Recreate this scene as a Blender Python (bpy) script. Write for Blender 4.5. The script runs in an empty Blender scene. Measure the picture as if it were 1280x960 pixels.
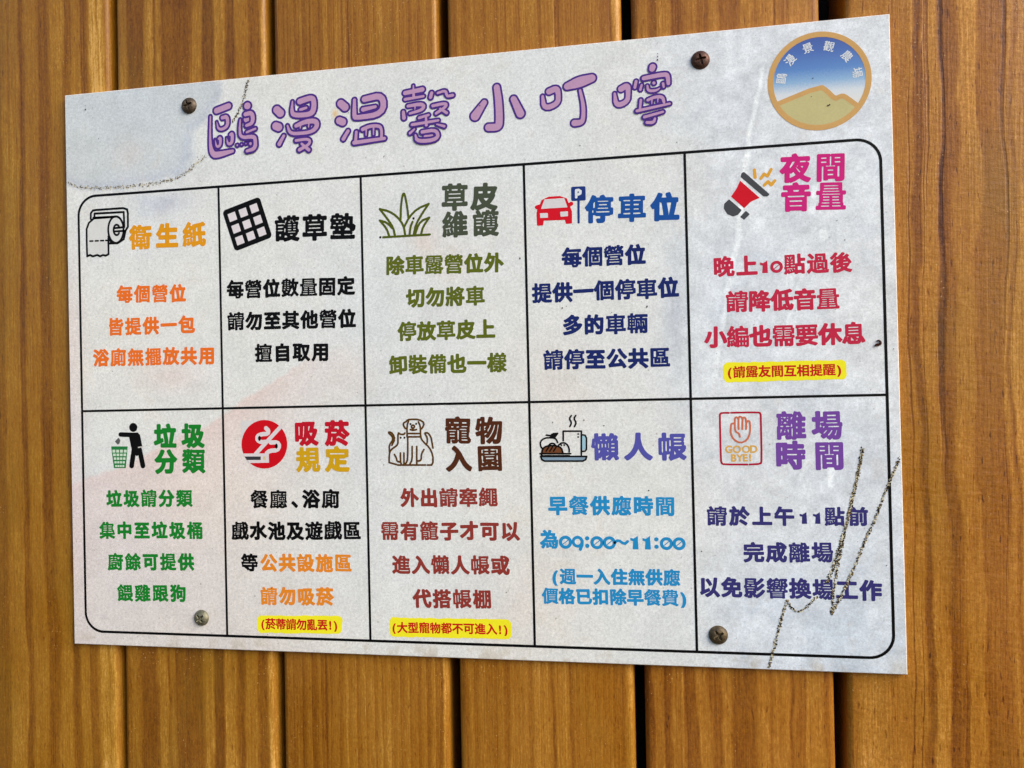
import bpy, math, random
import numpy as np
from mathutils import Matrix, Vector

random.seed(7)
rng = np.random.default_rng(11)
S = bpy.context.scene
COL = S.collection

# ------------------------------------------------------------------ camera
BW, BH, BT = 420.0, 297.0, 3.0            # sign board: A3 landscape, 3 mm thick (mm)
ZC = 1.40                                 # height of the board's centre above the ground (m)
F_PX = 1000.0                             # focal length for a 1280 px wide picture
ROT = (-0.0071, 0.1769, -0.0236)          # camera attitude relative to the board
TR = (-33.0715, -13.3384, 396.9136)       # mm


def rodrigues(r):
    r = np.array(r, float)
    t = np.linalg.norm(r)
    k = r / t
    K = np.array([[0, -k[2], k[1]], [k[2], 0, -k[0]], [-k[1], k[0], 0]])
    return np.eye(3) + math.sin(t) * K + (1 - math.cos(t)) * K @ K


RC = rodrigues(ROT)
TC = np.array(TR)
M_W = np.array([[1, 0, 0], [0, 0, 1], [0, -1, 0]], float)
c_w = M_W @ (-RC.T @ TC) / 1000.0
r_w = M_W @ RC.T @ np.diag([1, -1, -1])
cam_d = bpy.data.cameras.new('camera')
cam_d.sensor_width = 36.0
cam_d.lens = F_PX / 1280.0 * 36.0
cam_d.clip_start = 0.01
cam_d.clip_end = 100.0
cam = bpy.data.objects.new('camera', cam_d)
COL.objects.link(cam)
mw = Matrix([list(r_w[0]) + [c_w[0]], list(r_w[1]) + [c_w[1]], list(r_w[2]) + [c_w[2] + ZC], [0, 0, 0, 1]])
cam.matrix_world = mw
S.camera = cam

# ------------------------------------------------------------------ light
SUN_EL, SUN_AZ = math.radians(33), math.radians(122)   # from the right, in front of the wall
w = bpy.data.worlds.new('World')
S.world = w
w.use_nodes = True
nt = w.node_tree
nt.nodes.clear()
sky = nt.nodes.new('ShaderNodeTexSky')
sky.sky_type = 'NISHITA'
sky.sun_disc = False
sky.sun_elevation = SUN_EL
sky.sun_rotation = SUN_AZ
sky.dust_density = 1.5
sky.air_density = 1.0
sky.ozone_density = 0.6
bg = nt.nodes.new('ShaderNodeBackground')
bg.inputs['Strength'].default_value = 0.10
out = nt.nodes.new('ShaderNodeOutputWorld')
nt.links.new(sky.outputs[0], bg.inputs[0])
nt.links.new(bg.outputs[0], out.inputs[0])

sd = bpy.data.lights.new('sun', 'SUN')
sd.energy = 1.5
sd.angle = math.radians(38)
sd.color = (1.0, 0.965, 0.92)
sun = bpy.data.objects.new('sun', sd)
COL.objects.link(sun)
dirv = Vector((math.sin(SUN_AZ) * math.cos(SUN_EL), math.cos(SUN_AZ) * math.cos(SUN_EL), math.sin(SUN_EL)))
sun.location = dirv * 5 + Vector((0, 0, ZC))
sun.rotation_euler = dirv.to_track_quat('Z', 'Y').to_euler()

S.view_settings.view_transform = 'Standard'
S.view_settings.look = 'None'
S.view_settings.gamma = 1.0
S.view_settings.exposure = 1.08

# ------------------------------------------------------------------ measuring: photo point -> mm on the board plane
HM = np.diag([F_PX, F_PX, 1]) @ np.c_[RC[:, 0], RC[:, 1], TC]
HI = np.linalg.inv(np.array([[1, 0, 640], [0, 1, 480], [0, 0, 1.0]]) @ HM)


def P(x, y):
    q = HI @ np.array([x, y, 1.0])
    return np.array([q[0] / q[2] + BW / 2, BH / 2 - q[1] / q[2]])


def Pwall(x, y):
    """the same on the wall's face, 3 mm behind the board's face"""
    u, v = P(x, y)
    cu, cv, d = c_w[0] * 1000 + BW / 2, c_w[2] * 1000 + BH / 2, -c_w[1] * 1000
    k = (d + BT) / d
    return np.array([cu + (u - cu) * k, cv + (v - cv) * k])


class Crop:
    """coordinates read from an enlarged detail of the photo"""
    def __init__(self, x0, y0, s):
        self.x0, self.y0, self.s = x0, y0, s

    def __call__(self, x, y):
        return P(self.x0 + x / self.s, self.y0 + y / self.s)

    def mm(self, n, x=0, y=0):
        a, b = self(x, y), self(x + n, y)
        return float(np.linalg.norm(b - a))


# ------------------------------------------------------------------ helpers: objects
def lin(c):
    return tuple(((v / 255.0) / 12.92 if v / 255.0 <= 0.04045 else ((v / 255.0 + 0.055) / 1.055) ** 2.4) for v in c)


def tag(o, label=None, cat=None, group=None, kind=None):
    for k, v in (('label', label), ('category', cat), ('group', group), ('kind', kind)):
        if v:
            o[k] = v
    return o


def empty(name, loc):
    o = bpy.data.objects.new(name, None)
    o.empty_display_size = 0.05
    o.location = loc
    COL.objects.link(o)
    return o


class MB:
    """collects polygons with material slots; one mesh object in the end"""
    def __init__(self):
        self.v, self.f, self.m, self.mats = [], [], [], []

    def slot(self, mat):
        if mat not in self.mats:
            self.mats.append(mat)
        return self.mats.index(mat)

    def poly(self, pts, mat):
        n = len(self.v)
        self.v.extend(pts)
        self.f.append(tuple(range(n, n + len(pts))))
        self.m.append(self.slot(mat))

    def mesh(self, verts, faces, mat):
        n = len(self.v)
        self.v.extend(verts)
        s = self.slot(mat)
        for f in faces:
            self.f.append(tuple(i + n for i in f))
            self.m.append(s)

    def build(self, name, parent=None, smooth=False):
        me = bpy.data.meshes.new(name)
        me.from_pydata([tuple(map(float, p)) for p in self.v], [], self.f)
        for m in self.mats:
            me.materials.append(m)
        me.polygons.foreach_set('material_index', self.m)
        if smooth:
            me.polygons.foreach_set('use_smooth', [True] * len(self.f))
        me.update()
        o = bpy.data.objects.new(name, me)
        COL.objects.link(o)
        if parent:
            o.parent = parent
        return o


# ------------------------------------------------------------------ helpers: node materials
def new_mat(name):
    m = bpy.data.materials.new(name)
    m.use_nodes = True
    t = m.node_tree
    b = t.nodes['Principled BSDF']
    return m, t, b


class N:
    def __init__(self, t):
        self.t = t

    def node(self, kind, **kw):
        n = self.t.nodes.new(kind)
        for k, v in kw.items():
            setattr(n, k, v)
        return n

    def link(self, a, b):
        self.t.links.new(a, b)

    def put(self, sock, val):
        if hasattr(val, 'is_output'):
            self.link(val, sock)
        else:
            sock.default_value = val

    def math(self, op, a, b=0.0, clamp=False):
        n = self.node('ShaderNodeMath', operation=op, use_clamp=clamp)
        self.put(n.inputs[0], a)
        self.put(n.inputs[1], b)
        return n.outputs[0]

    def noise(self, vec, scale=1.0, detail=2.0, rough=0.5):
        n = self.node('ShaderNodeTexNoise')
        self.link(vec, n.inputs['Vector'])
        n.inputs['Scale'].default_value = scale
        n.inputs['Detail'].default_value = detail
        n.inputs['Roughness'].default_value = rough
        return n.outputs['Fac']

    def mapping(self, vec, scale=(1, 1, 1), loc=(0, 0, 0)):
        n = self.node('ShaderNodeMapping')
        self.link(vec, n.inputs['Vector'])
        n.inputs['Scale'].default_value = scale
        n.inputs['Location'].default_value = loc
        return n.outputs[0]

    def ramp(self, fac, stops, interp='LINEAR'):
        n = self.node('ShaderNodeValToRGB')
        self.put(n.inputs[0], fac)
        cr = n.color_ramp
        cr.interpolation = interp
        while len(cr.elements) < len(stops):
            cr.elements.new(0.5)
        for e, (p, c) in zip(cr.elements, sorted(stops, key=lambda s: s[0])):
            e.position = p
            e.color = (c, c, c, 1) if not isinstance(c, (tuple, list)) else tuple(c) + (1,)
        return n.outputs[0]

    def mix(self, fac, a, b, blend='MIX'):
        n = self.node('ShaderNodeMix', data_type='RGBA', blend_type=blend)
        self.put(n.inputs[0], fac)
        self.put(n.inputs[6], a)
        self.put(n.inputs[7], b)
        return n.outputs[2]


INK = {}


def ink(rgb, rough=0.42):
    if rgb in INK:
        return INK[rgb]
    m, t, b = new_mat('printed_ink')
    n = N(t)
    tc = n.node('ShaderNodeTexCoord').outputs['Object']
    f = n.noise(tc, 900, 3, 0.6)
    g = n.noise(tc, 130, 2, 0.5)
    k = n.math('ADD', n.math('MULTIPLY', f, 0.22), n.math('MULTIPLY', g, 0.16))
    k = n.math('ADD', k, 0.81)
    c = tuple(0.80 * v for v in lin(rgb))
    mixn = n.mix(1.0, c + (1,), k, 'MULTIPLY')
    n.link(mixn, b.inputs['Base Color'])
    b.inputs['Roughness'].default_value = rough
    b.inputs['Specular IOR Level'].default_value = 0.10
    INK[rgb] = m
    return m


# ------------------------------------------------------------------ large structure: the plank wall
TONES = [(0.0, (68, 31, 7)), (0.25, (105, 59, 10)), (0.5, (135, 84, 18)), (0.72, (155, 105, 30)), (0.88, (180, 129, 50)), (1.0, (202, 151, 80))]


def wood(seed, stops, tint=(1, 1, 1), fine=0.5, warp=1.0, lines=0.0, rough_saw=0.3):
    """stops: (position across the plank 0-1, tone 0 dark .. 1 pale)"""
    m, t, b = new_mat('stained_pine')
    n = N(t)
    tc = n.node('ShaderNodeTexCoord').outputs['Object']
    sep = n.node('ShaderNodeSeparateXYZ')
    n.link(tc, sep.inputs[0])
    x, y, z = sep.outputs
    off = (seed * 3.17, seed * 1.71, seed * 2.39)
    w1 = n.noise(n.mapping(tc, (6, 6, 3.2), off), 1.0, 1.0)
    w2 = n.noise(n.mapping(tc, (40, 40, 11), off), 1.0, 2.0)
    w3 = n.noise(n.mapping(tc, (260, 260, 45), off), 1.0, 2.0)
    d = n.math('ADD', n.math('MULTIPLY', n.math('SUBTRACT', w1, 0.5), 0.018 * warp),
               n.math('MULTIPLY', n.math('SUBTRACT', w2, 0.5), 0.0075 * warp))
    d = n.math('ADD', d, n.math('MULTIPLY', n.math('SUBTRACT', w3, 0.5), 0.0018))
    w4 = n.noise(n.mapping(tc, (55, 55, 26), off), 1.0, 2.0)
    d = n.math('ADD', d, n.math('MULTIPLY', n.math('SUBTRACT', w4, 0.5), 0.0042 * warp))
    keep = n.ramp(n.noise(n.mapping(tc, (60, 60, 9), (off[2], off[0], off[1])), 1.0, 2.0), [(0.0, 0.35), (0.36, 0.45), (0.62, 1.0), (1.0, 1.0)])
    keep = n.math('MULTIPLY', keep, 1.38)
    # growth rings bend round the edge of the board as they would in solid timber
    xx = n.math('ADD', n.math('ADD', x, d), n.math('MULTIPLY', y, 0.35))
    u = n.math('DIVIDE', xx, 0.089)
    tone = n.math('ADD', n.math('MULTIPLY', n.math('SUBTRACT', n.ramp(u, stops), 0.56), keep), 0.55)
    # fine rings
    wv = n.node('ShaderNodeTexWave', wave_type='BANDS', bands_direction='X', wave_profile='SAW')
    comb = n.node('ShaderNodeCombineXYZ')
    n.link(n.math('ADD', x, n.math('MULTIPLY', d, 0.5)), comb.inputs[0])
    n.link(z, comb.inputs[2])
    vv = n.mapping(comb.outputs[0], (1, 1, 0.03), off)
    n.link(vv, wv.inputs['Vector'])
    wv.inputs['Scale'].default_value = 62 + 7 * math.sin(seed * 5)
    wv.inputs['Distortion'].default_value = 5.0
    wv.inputs['Detail'].default_value = 3.0
    wv.inputs['Detail Scale'].default_value = 0.7
    ring = n.math('SUBTRACT', wv.outputs['Fac'], 0.5)
    fib = n.noise(n.mapping(tc, (900, 900, 14), off), 1.0, 3.0, 0.6)
    fib2 = n.noise(n.mapping(tc, (1250, 1250, 130), off), 1.0, 2.0, 0.7)
    blot = n.noise(n.mapping(tc, (28, 28, 14), off), 1.0, 4.0, 0.6)
    grain = n.noise(n.mapping(tc, (1150, 1150, 650), off), 1.0, 2.0, 0.7)
    tone = n.math('ADD', tone, n.math('MULTIPLY', ring, 0.13 * fine))
    tone = n.math('ADD', tone, n.math('MULTIPLY', n.math('SUBTRACT', fib, 0.5), 0.20))
    tone = n.math('ADD', tone, n.math('MULTIPLY', n.math('SUBTRACT', fib2, 0.5), 0.45))
    tone = n.math('ADD', tone, n.math('MULTIPLY', n.math('SUBTRACT', blot, 0.5), 0.34))
    tone = n.math('ADD', tone, n.math('MULTIPLY', n.math('SUBTRACT', grain, 0.5), 0.50))
    # thin dark resin lines
    ln = n.noise(n.mapping(comb.outputs[0], (330, 1, 2.2), off), 1.0, 1.0)
    lm = n.ramp(ln, [(0.0, 1.0), (0.30, 1.0), (0.345, 0.0), (1.0, 0.0)])
    tone = n.math('SUBTRACT', tone, n.math('MULTIPLY', lm, 0.38 * lines))
    # short pores / flecks along the grain
    po = n.noise(n.mapping(tc, (1000, 1000, 170), off), 1.0, 1.0)
    pm = n.ramp(po, [(0.0, 1.0), (0.24 + 0.02 * rough_saw, 1.0), (0.31 + 0.03 * rough_saw, 0.0), (1.0, 0.0)])
    tone = n.math('SUBTRACT', tone, n.math('MULTIPLY', pm, 0.22 + 0.10 * rough_saw), clamp=True)
    col = n.ramp(tone, [(p, tuple(a * k for a, k in zip(lin(c), tint))) for p, c in TONES])
    # weathered grey-olive bloom
    bl = n.noise(n.mapping(tc, (24, 24, 7), (off[1], off[2], off[0])), 1.0, 4.0, 0.6)
    bm = n.ramp(bl, [(0.0, 0.0), (0.52, 0.0), (0.72, 0.35), (1.0, 0.35)])
    col = n.mix(bm, col, lin((126, 98, 26)) + (1,))
    # pale dust grains
    du = n.noise(tc, 1050, 0.0)
    dm = n.ramp(du, [(0.0, 0.0), (0.745, 0.0), (0.79, 0.6), (1.0, 0.6)])
    dz = n.ramp(n.noise(n.mapping(tc, (45, 45, 20), off), 1.0, 2.0), [(0.0, 0.0), (0.48, 0.0), (0.62, 1.0), (1.0, 1.0)])
    col = n.mix(n.math('MULTIPLY', dm, dz), col, lin((200, 160, 100)) + (1,))
    n.link(col, b.inputs['Base Color'])
    rg = n.math('ADD', n.math('MULTIPLY', blot, 0.7), 0.12)
    n.link(rg, b.inputs['Roughness'])
    b.inputs['Specular IOR Level'].default_value = 0.28
    # relief: ridges of the grain and saw marks
    saw = n.noise(n.mapping(tc, (160, 160, 420), off), 1.0, 3.0, 0.6)
    h = n.math('ADD', n.math('MULTIPLY', fib, 0.5), n.math('MULTIPLY', tone, 0.35))
    h = n.math('ADD', h, n.math('MULTIPLY', saw, rough_saw))
    h = n.math('SUBTRACT', h, n.math('MULTIPLY', lm, 0.3 * lines))
    bp = n.node('ShaderNodeBump')
    bp.inputs['Strength'].default_value = 0.55
    bp.inputs['Distance'].default_value = 0.0006
    n.link(h, bp.inputs['Height'])
    n.link(bp.outputs[0], b.inputs['Normal'])
    return m


def bands(left, right, pts):
    """pts: (photo px across the plank at one height, tone) -> ramp stops with fairly crisp late-wood edges"""
    st = []
    for i, (x, tn) in enumerate(pts):
        u = (x - left) / (right - left)
        st.append((min(max(u, 0), 1), tn))
    return st


D_, M_, L_, PL = 0.34, 0.52, 0.70, 0.93
planks = [
    # left edge, right edge (photo px at top, at bottom), material; tints mix each plank's hue with light brightening rightwards, put into colour
    (None, (134.5, 150.0), lambda s: wood(s, bands(-62, 135, [
        (-62, .6), (-40, .6), (-36, .42), (-12, .5), (-8, .68), (11, .68), (13, .40), (18, .42), (22, .66), (40, .70), (44, .40), (55, .44), (60, .68), (75, .70), (79, .42),
        (86, .44), (89, .66), (99, .66), (101, .40), (108, .46), (111, .66), (114, .88), (121, .92), (123, .72), (126, .95), (131, .90), (134, .6)]),
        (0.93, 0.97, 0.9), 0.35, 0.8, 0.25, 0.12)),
    ((142.5, 157.0), (332.0, 345.5), lambda s: wood(s, bands(142, 332, [
        (142, .50), (150, .56), (152, .68), (163, .64), (167, .40), (184, .40), (188, .70), (198, .74), (200, .46), (204, .72), (206, .72), (210, .38), (240, .40), (245, .66), (254, .68),
        (257, .38), (268, .40), (271, .72), (283, .70), (287, .40), (293, .42), (296, .68), (309, .68), (312, .42), (323, .46), (326, .93), (330, .95), (332, .7)]),
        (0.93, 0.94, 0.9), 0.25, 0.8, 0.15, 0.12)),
    ((340.0, 355.5), (546.5, 562.0), lambda s: wood(s, bands(340, 546, [
        (340, .5), (348, .62), (352, .48), (360, .62), (366, .46), (374, .64), (380, .44), (388, .64), (396, .48), (404, .66), (412, .56), (422, .68), (434, .6), (446, .70), (455, .62), (470, .72), (488, .6),
        (500, .70), (508, .52), (514, .66), (520, .52), (527, .68), (534, .58), (540, .78), (546, .7)]),
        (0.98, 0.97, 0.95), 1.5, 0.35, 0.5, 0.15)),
    ((557.5, 576.0), (776.0, 794.5), lambda s: wood(s, bands(557, 776, [
        (557, .5), (562, .64), (567, .50), (571, .68), (580, .58), (590, .68), (600, .56), (612, .70), (618, .46), (622, .68), (640, .68), (644, .50), (650, .72), (668, .68), (671, .42), (675, .64),
        (690, .70), (693, .46), (700, .62), (730, .62), (742, .66), (752, .52), (757, .50), (760, .82), (768, .86), (776, .8)]),
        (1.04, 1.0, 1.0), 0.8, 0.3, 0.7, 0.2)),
    ((788.5, 807.5), (1024.0, 1046.0), lambda s: wood(s, bands(807, 1046, [
        (807, .36), (817, .38), (819, .62), (830, .64), (833, .42), (841, .44), (844, .68), (858, .70), (861, .42), (872, .44), (875, .70), (886, .70), (889, .44), (900, .44), (903, .70), (912, .70),
        (917, .42), (942, .46), (946, .66), (958, .68), (961, .5), (964, .68), (982, .70), (985, .3), (988, .60), (996, .5), (1004, .68), (1022, .70), (1028, .5), (1036, .66), (1046, .7)]),
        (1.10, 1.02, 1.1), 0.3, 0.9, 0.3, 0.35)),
    ((1056.0, 1060.0), None, lambda s: wood(s, bands(1056, 1290, [
        (1056, .60), (1068, .72), (1085, .70), (1100, .66), (1128, .70), (1132, .42), (1138, .40), (1142, .72), (1158, .72), (1162, .38), (1173, .46), (1177, .70), (1195, .70), (1198, .48),
        (1226, .50), (1232, .72), (1238, .46), (1241, .74), (1262, .76), (1290, .62)]),
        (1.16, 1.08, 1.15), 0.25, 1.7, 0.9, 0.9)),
]

wall = empty('plank_wall', (0, BT / 1000, 0))
tag(wall, 'wall of upright brown stained pine planks with dark narrow gaps behind the notice board', 'wall')
PT = 38.0                                      # plank thickness


def plank_mesh(name, w_mm, mat, z0, z1):
    mb = MB()
    r, k = 3.2, 6
    prof = []
    for cx, cy, a0 in ((r, r, 180), (w_mm - r, r, 270), (w_mm - r, PT - r, 0), (r, PT - r, 90)):
        for i in range(k + 1):
            a = math.radians(a0 + 90 * i / k)
            prof.append((cx + r * math.cos(a), cy + r * math.sin(a)))
    n = len(prof)
    zs = [z0, -0.25, 0.25, z1]
    vs = [(p[0] / 1000, p[1] / 1000, z) for z in zs for p in prof]
    fs = [tuple(range(n))[::-1], tuple(range(3 * n, 4 * n))]
    for j in range(3):
        for i in range(n):
            fs.append((j * n + i, j * n + (i + 1) % n, (j + 1) * n + (i + 1) % n, (j + 1) * n + i))
    mb.mesh(vs, fs, mat)
    o = mb.build(name, wall, smooth=True)
    for p in o.data.polygons[:2]:
        p.use_smooth = False
    return o


def add_plank(u_left, width, slope, mat):
    o = plank_mesh('plank', width, mat, -ZC, 1.1)
    o.location = (u_left / 1000 - BW / 2000, 0, ZC)
    o.rotation_euler = (0, slope, 0)
    return o


rows = []
for l, r, mk in planks:
    e = []
    for side in (l, r):
        if side is None:
            e.append(None)
            continue
        a, b_ = Pwall(side[0], 0), Pwall(side[1], 960)
        sl = (a[0] - b_[0]) / (a[1] - b_[1])
        mid = b_[0] + sl * (BH / 2 - b_[1])
        e.append((mid, sl))
    if e[0] is None:
        width, left, sl = 89.0, e[1][0] - 89.0, e[1][1]
    elif e[1] is None:
        width, left, sl = 89.0, e[0][0], e[0][1]
    else:
        left, width, sl = e[0][0], e[1][0] - e[0][0], (e[0][1] + e[1][1]) / 2
    rows.append((left, width, sl, mk))
for i, (left, width, sl, mk) in enumerate(rows):
    add_plank(left, width, sl, mk(i + 1.0))
# the wall goes on a little to both sides
add_plank(rows[0][0] - 93.5, 89, 0.004, rows[2][3](21.0))
add_plank(rows[0][0] - 187.0, 89, 0.004, rows[4][3](22.0))
add_plank(rows[-1][0] + 94.0, 89, 0.004, rows[1][3](23.0))
add_plank(rows[-1][0] + 188.5, 89, 0.004, rows[3][3](24.0))

m_dark, t_, b_ = new_mat('gap_shade_backing')  # unseen sheet, its near-black colour stands in for shade behind the gaps
n_ = N(t_)
f_ = n_.noise(n_.node('ShaderNodeTexCoord').outputs['Object'], 60, 3)
n_.link(n_.ramp(f_, [(0.3, (0.004, 0.003, 0.003)), (0.7, (0.008, 0.006, 0.005))]), b_.inputs['Base Color'])
b_.inputs['Roughness'].default_value = 0.9
mb = MB()
x0, x1 = rows[0][0] / 1000 - 0.42, rows[-1][0] / 1000 + 0.10
y0, y1 = PT / 1000 + 0.004, PT / 1000 + 0.014
vs = [(x, y, z) for z in (0.0, ZC + 1.1) for x, y in ((x0, y0), (x1, y0), (x1, y1), (x0, y1))]
mb.mesh(vs, [(0, 1, 2, 3)[::-1], (4, 5, 6, 7), (0, 1, 5, 4), (1, 2, 6, 5), (2, 3, 7, 6), (3, 0, 4, 7)], m_dark)
mb.build('backing', wall)

# ------------------------------------------------------------------ the sign board
board = empty('notice_board', (0, 0, ZC))
tag(board, 'pale grey printed campsite notice board with purple title and ten framed rules', 'notice board')


def B(u, v, h=0.0):
    """board millimetres (from its lower left corner) and height off its face -> local metres"""
    return ((u - BW / 2) / 1000.0, -h / 1000.0, (v - BH / 2) / 1000.0)


def vnoise(U, V, cell, seed, octv=4):
    out = np.zeros_like(U)
    amp, tot = 1.0, 0.0
    for o in range(octv):
        c = cell / 2 ** o
        r = np.random.default_rng(seed * 31 + o)
        nx, ny = int(440 / c) + 4, int(320 / c) + 4
        g = r.random((ny, nx))
        fx, fy = (U + 10) / c, (V + 10) / c
        ix, iy = np.floor(fx).astype(int), np.floor(fy).astype(int)
        tx, ty = fx - ix, fy - iy
        tx, ty = tx * tx * (3 - 2 * tx), ty * ty * (3 - 2 * ty)
        ix, iy = np.clip(ix, 0, nx - 2), np.clip(iy, 0, ny - 2)
        out += amp * ((g[iy, ix] * (1 - tx) + g[iy, ix + 1] * tx) * (1 - ty) + (g[iy + 1, ix] * (1 - tx) + g[iy + 1, ix + 1] * tx) * ty)
        tot += amp
        amp *= 0.55
    return out / tot - 0.5


def chain_dist(U, V, pts, rad):
    """distance to a chain with a radius at each point, negative inside"""
    d = np.full(U.shape, 1e9)
    if len(pts) == 1:
        return np.hypot(U - pts[0][0], V - pts[0][1]) - rad[0]
    for (a, b, ra, rb) in zip(pts[:-1], pts[1:], rad[:-1], rad[1:]):
        ax, ay = a
        bx, by = b
        L2 = (bx - ax) ** 2 + (by - ay) ** 2 + 1e-12
        t = np.clip(((U - ax) * (bx - ax) + (V - ay) * (by - ay)) / L2, 0, 1)
        d = np.minimum(d, np.hypot(U - ax - t * (bx - ax), V - ay - t * (by - ay)) - (ra + t * (rb - ra)))
    return d


def poly_dist(U, V, pts):
    d = np.full(U.shape, 1e9)
    ins = np.zeros(U.shape, bool)
    n = len(pts)
    for i in range(n):
        ax, ay = pts[i]
        bx, by = pts[(i + 1) % n]
        L2 = (bx - ax) ** 2 + (by - ay) ** 2 + 1e-12
        t = np.clip(((U - ax) * (bx - ax) + (V - ay) * (by - ay)) / L2, 0, 1)
        d = np.minimum(d, np.hypot(U - ax - t * (bx - ax), V - ay - t * (by - ay)))
        if ay != by:
            c = ((ay > V) != (by > V)) & (U < (bx - ax) * (V - ay) / (by - ay) + ax)
            ins ^= c
    return np.where(ins, -d, d)


# --- printed paper: the watercolour wash is part of the print
NX, NY = 421, 298
UU, VV = np.meshgrid(np.linspace(0, BW, NX), np.linspace(0, BH, NY))


def sm(e0, e1, x):
    t = np.clip((x - e0) / (e1 - e0), 0, 1)
    return t * t * (3 - 2 * t)


def wash_colours():
    c = np.zeros((NY, NX, 3))
    c[:] = (214, 215, 211)

    def blend(mask, rgb):
        m = np.clip(mask, 0, 1)[..., None]
        c[:] = c * (1 - m) + np.array(rgb, float) * m

    n1, n2, n3 = vnoise(UU, VV, 60, 1), vnoise(UU, VV, 22, 2), vnoise(UU, VV, 7, 3)
    n4 = vnoise(UU, VV, 34, 5)
    # cool grey marbling to the right
    right = sm(300, 350, UU + n1 * 60)
    blend(right * 0.8, (210, 214, 218))
    blend(right * sm(0.02, 0.16, n2 + 0.4 * n3) * 0.45, (192, 198, 205))
    blend(right * sm(0.05, 0.2, n4 - 0.3 * n3) * 0.4, (218, 221, 222))
    x = P(1050, 800)
    blend(right * np.exp(-(((UU - x[0]) / 34) ** 2 + ((VV - x[1]) / 40) ** 2)) * 0.7 * (0.7 + n2), (190, 198, 205))
    x = P(845, 390)
    blend(np.exp(-(((UU - x[0]) / 6) ** 2 + ((VV - x[1]) / 26) ** 2)) * 0.8, (188, 192, 198))
    # blue-grey wash in the upper left
    arc = [P(80 + a / 4.923, 80 + b / 4.923) for a, b in ((-60, 700), (25, 730), (90, 760), (220, 765), (380, 755), (520, 740), (620, 720), (700, 690), (740, 640), (760, 560), (800, 400), (860, 330), (930, 240), (965, 170), (940, 100), (935, 60), (-60, 60))]
    d = poly_dist(UU, VV, arc) + n3 * 4 + n2 * 6
    blend(sm(2.5, -2.5, d) * 0.85, (193, 199, 201))
    blend(np.exp(-((d + 2) / 3.0) ** 2) * 0.55, (182, 187, 197))
    blend(sm(0, -30, d) * sm(0.0, 0.22, n2) * 0.6, (206, 208, 206))
    x = P(200, 255)
    blend(np.exp(-(((UU - x[0]) / 17) ** 2 + ((VV - x[1]) / 6.5) ** 2)) * (0.6 + 2.2 * n3), (186, 191, 203))
    # pink wash from the lower left, with a crisp upper edge
    edge = np.array([P(*q) for q in ((20, 640), (92, 603), (150, 585), (215, 550), (282, 517), (330, 488), (378, 456), (440, 425), (520, 380))])
    ev = np.interp(UU, edge[:, 0], edge[:, 1])
    dd = ev - VV + n3 * 5 + n2 * 8
    fade = sm(175, 60, UU)
    blend(sm(-1.2, 1.5, dd) * np.exp(-np.clip(dd, 0, None) / 34) * 0.72 * sm(172, 100, UU), (218, 194, 187))
    blend(sm(-1, 6, dd) * fade * (0.42 + n1 * 0.8), (212, 199, 194))
    x = P(215, 470)
    blend(np.exp(-(((UU - x[0]) / 18) ** 2 + ((VV - x[1]) / 9) ** 2)) * 0.5, (216, 196, 190))
    blend(sm(16, 0, UU) * sm(235, 160, VV) * 0.5, (214, 196, 192))
    blend(sm(200, 60, UU) * sm(60, 0, VV) * 0.45, (205, 194, 184))
    for q, s, k in (((700, 480), 22, 0.22), ((440, 470), 14, 0.25), ((570, 330), 12, 0.15), ((640, 750), 30, 0.2), ((160, 190), 10, 0.25), ((530, 300), 8, 0.3)):
        x = P(*q)
        blend(np.exp(-(((UU - x[0]) / s) ** 2 + ((VV - x[1]) / s) ** 2)) * k * (1 + 2 * n2), (214, 190, 174))
    # pale veins of the marble pattern
    def vein(pts, wd, k, rgb=(242, 245, 244)):
        q = [P(*p) for p in pts]
        d = chain_dist(UU + n3 * 2.2, VV, q, [wd] * len(q))
        blend(sm(0.6, -0.7, d) * k * (0.85 + 1.2 * n3), rgb)
        blend(np.exp(-((d - 0.7) / 0.6) ** 2) * k * 0.35, (178, 184, 190))
    vein([(953, 85), (946, 130), (938, 165), (933, 195)], 0.95, 0.7)
    vein([(934, 195), (930, 230), (925, 270), (921, 310), (912, 340)], 1.5, 0.65)
    vein([(912, 350), (905, 400), (897, 440), (893, 470)], 1.2, 0.5)
    vein([(1018, 235), (1014, 265)], 1.4, 0.6)
    vein([(1030, 290), (1030, 295)], 2.0, 0.5)
    vein([(1046, 570), (1040, 590), (1038, 608)], 1.4, 0.6)
    vein([(1010, 330), (1000, 350), (985, 400)], 0.8, 0.4)
    vein([(1000, 600), (1010, 575)], 0.8, 0.35)
    # small peach spot by the title, brownish grime
    x = P(419, 142)
    blend(np.exp(-(((UU - x[0]) / 1.3) ** 2 + ((VV - x[1]) / 2.0) ** 2)) * 0.9, (219, 176, 116))
    blend(sm(0.14, 0.28, n3 * 0.9 + n2 * 0.5) * 0.16, (190, 180, 164))
    blend(sm(9, 0, VV) * sm(0.0, 0.2, n3) * 0.5, (176, 164, 146))
    n5, n6 = vnoise(UU, VV, 12, 8, 5), vnoise(UU, VV, 4, 9, 2)
    c += (n2 * 7 + n3 * 10 + n6 * (10 + 18 * right) + n5 * (9 + 9 * right))[..., None]
    c += (np.clip(n5 - 0.10, 0, 1) * 30 * right)[..., None]
    c += (vnoise(UU, VV, 90, 12, 3) * 12)[..., None] * np.array([-0.6, 0.0, 0.8])
    return np.clip(c, 0, 255)


wc = wash_colours() / 255.0
wl = np.where(wc <= 0.04045, wc / 12.92, ((wc + 0.055) / 1.055) ** 2.4)

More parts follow.
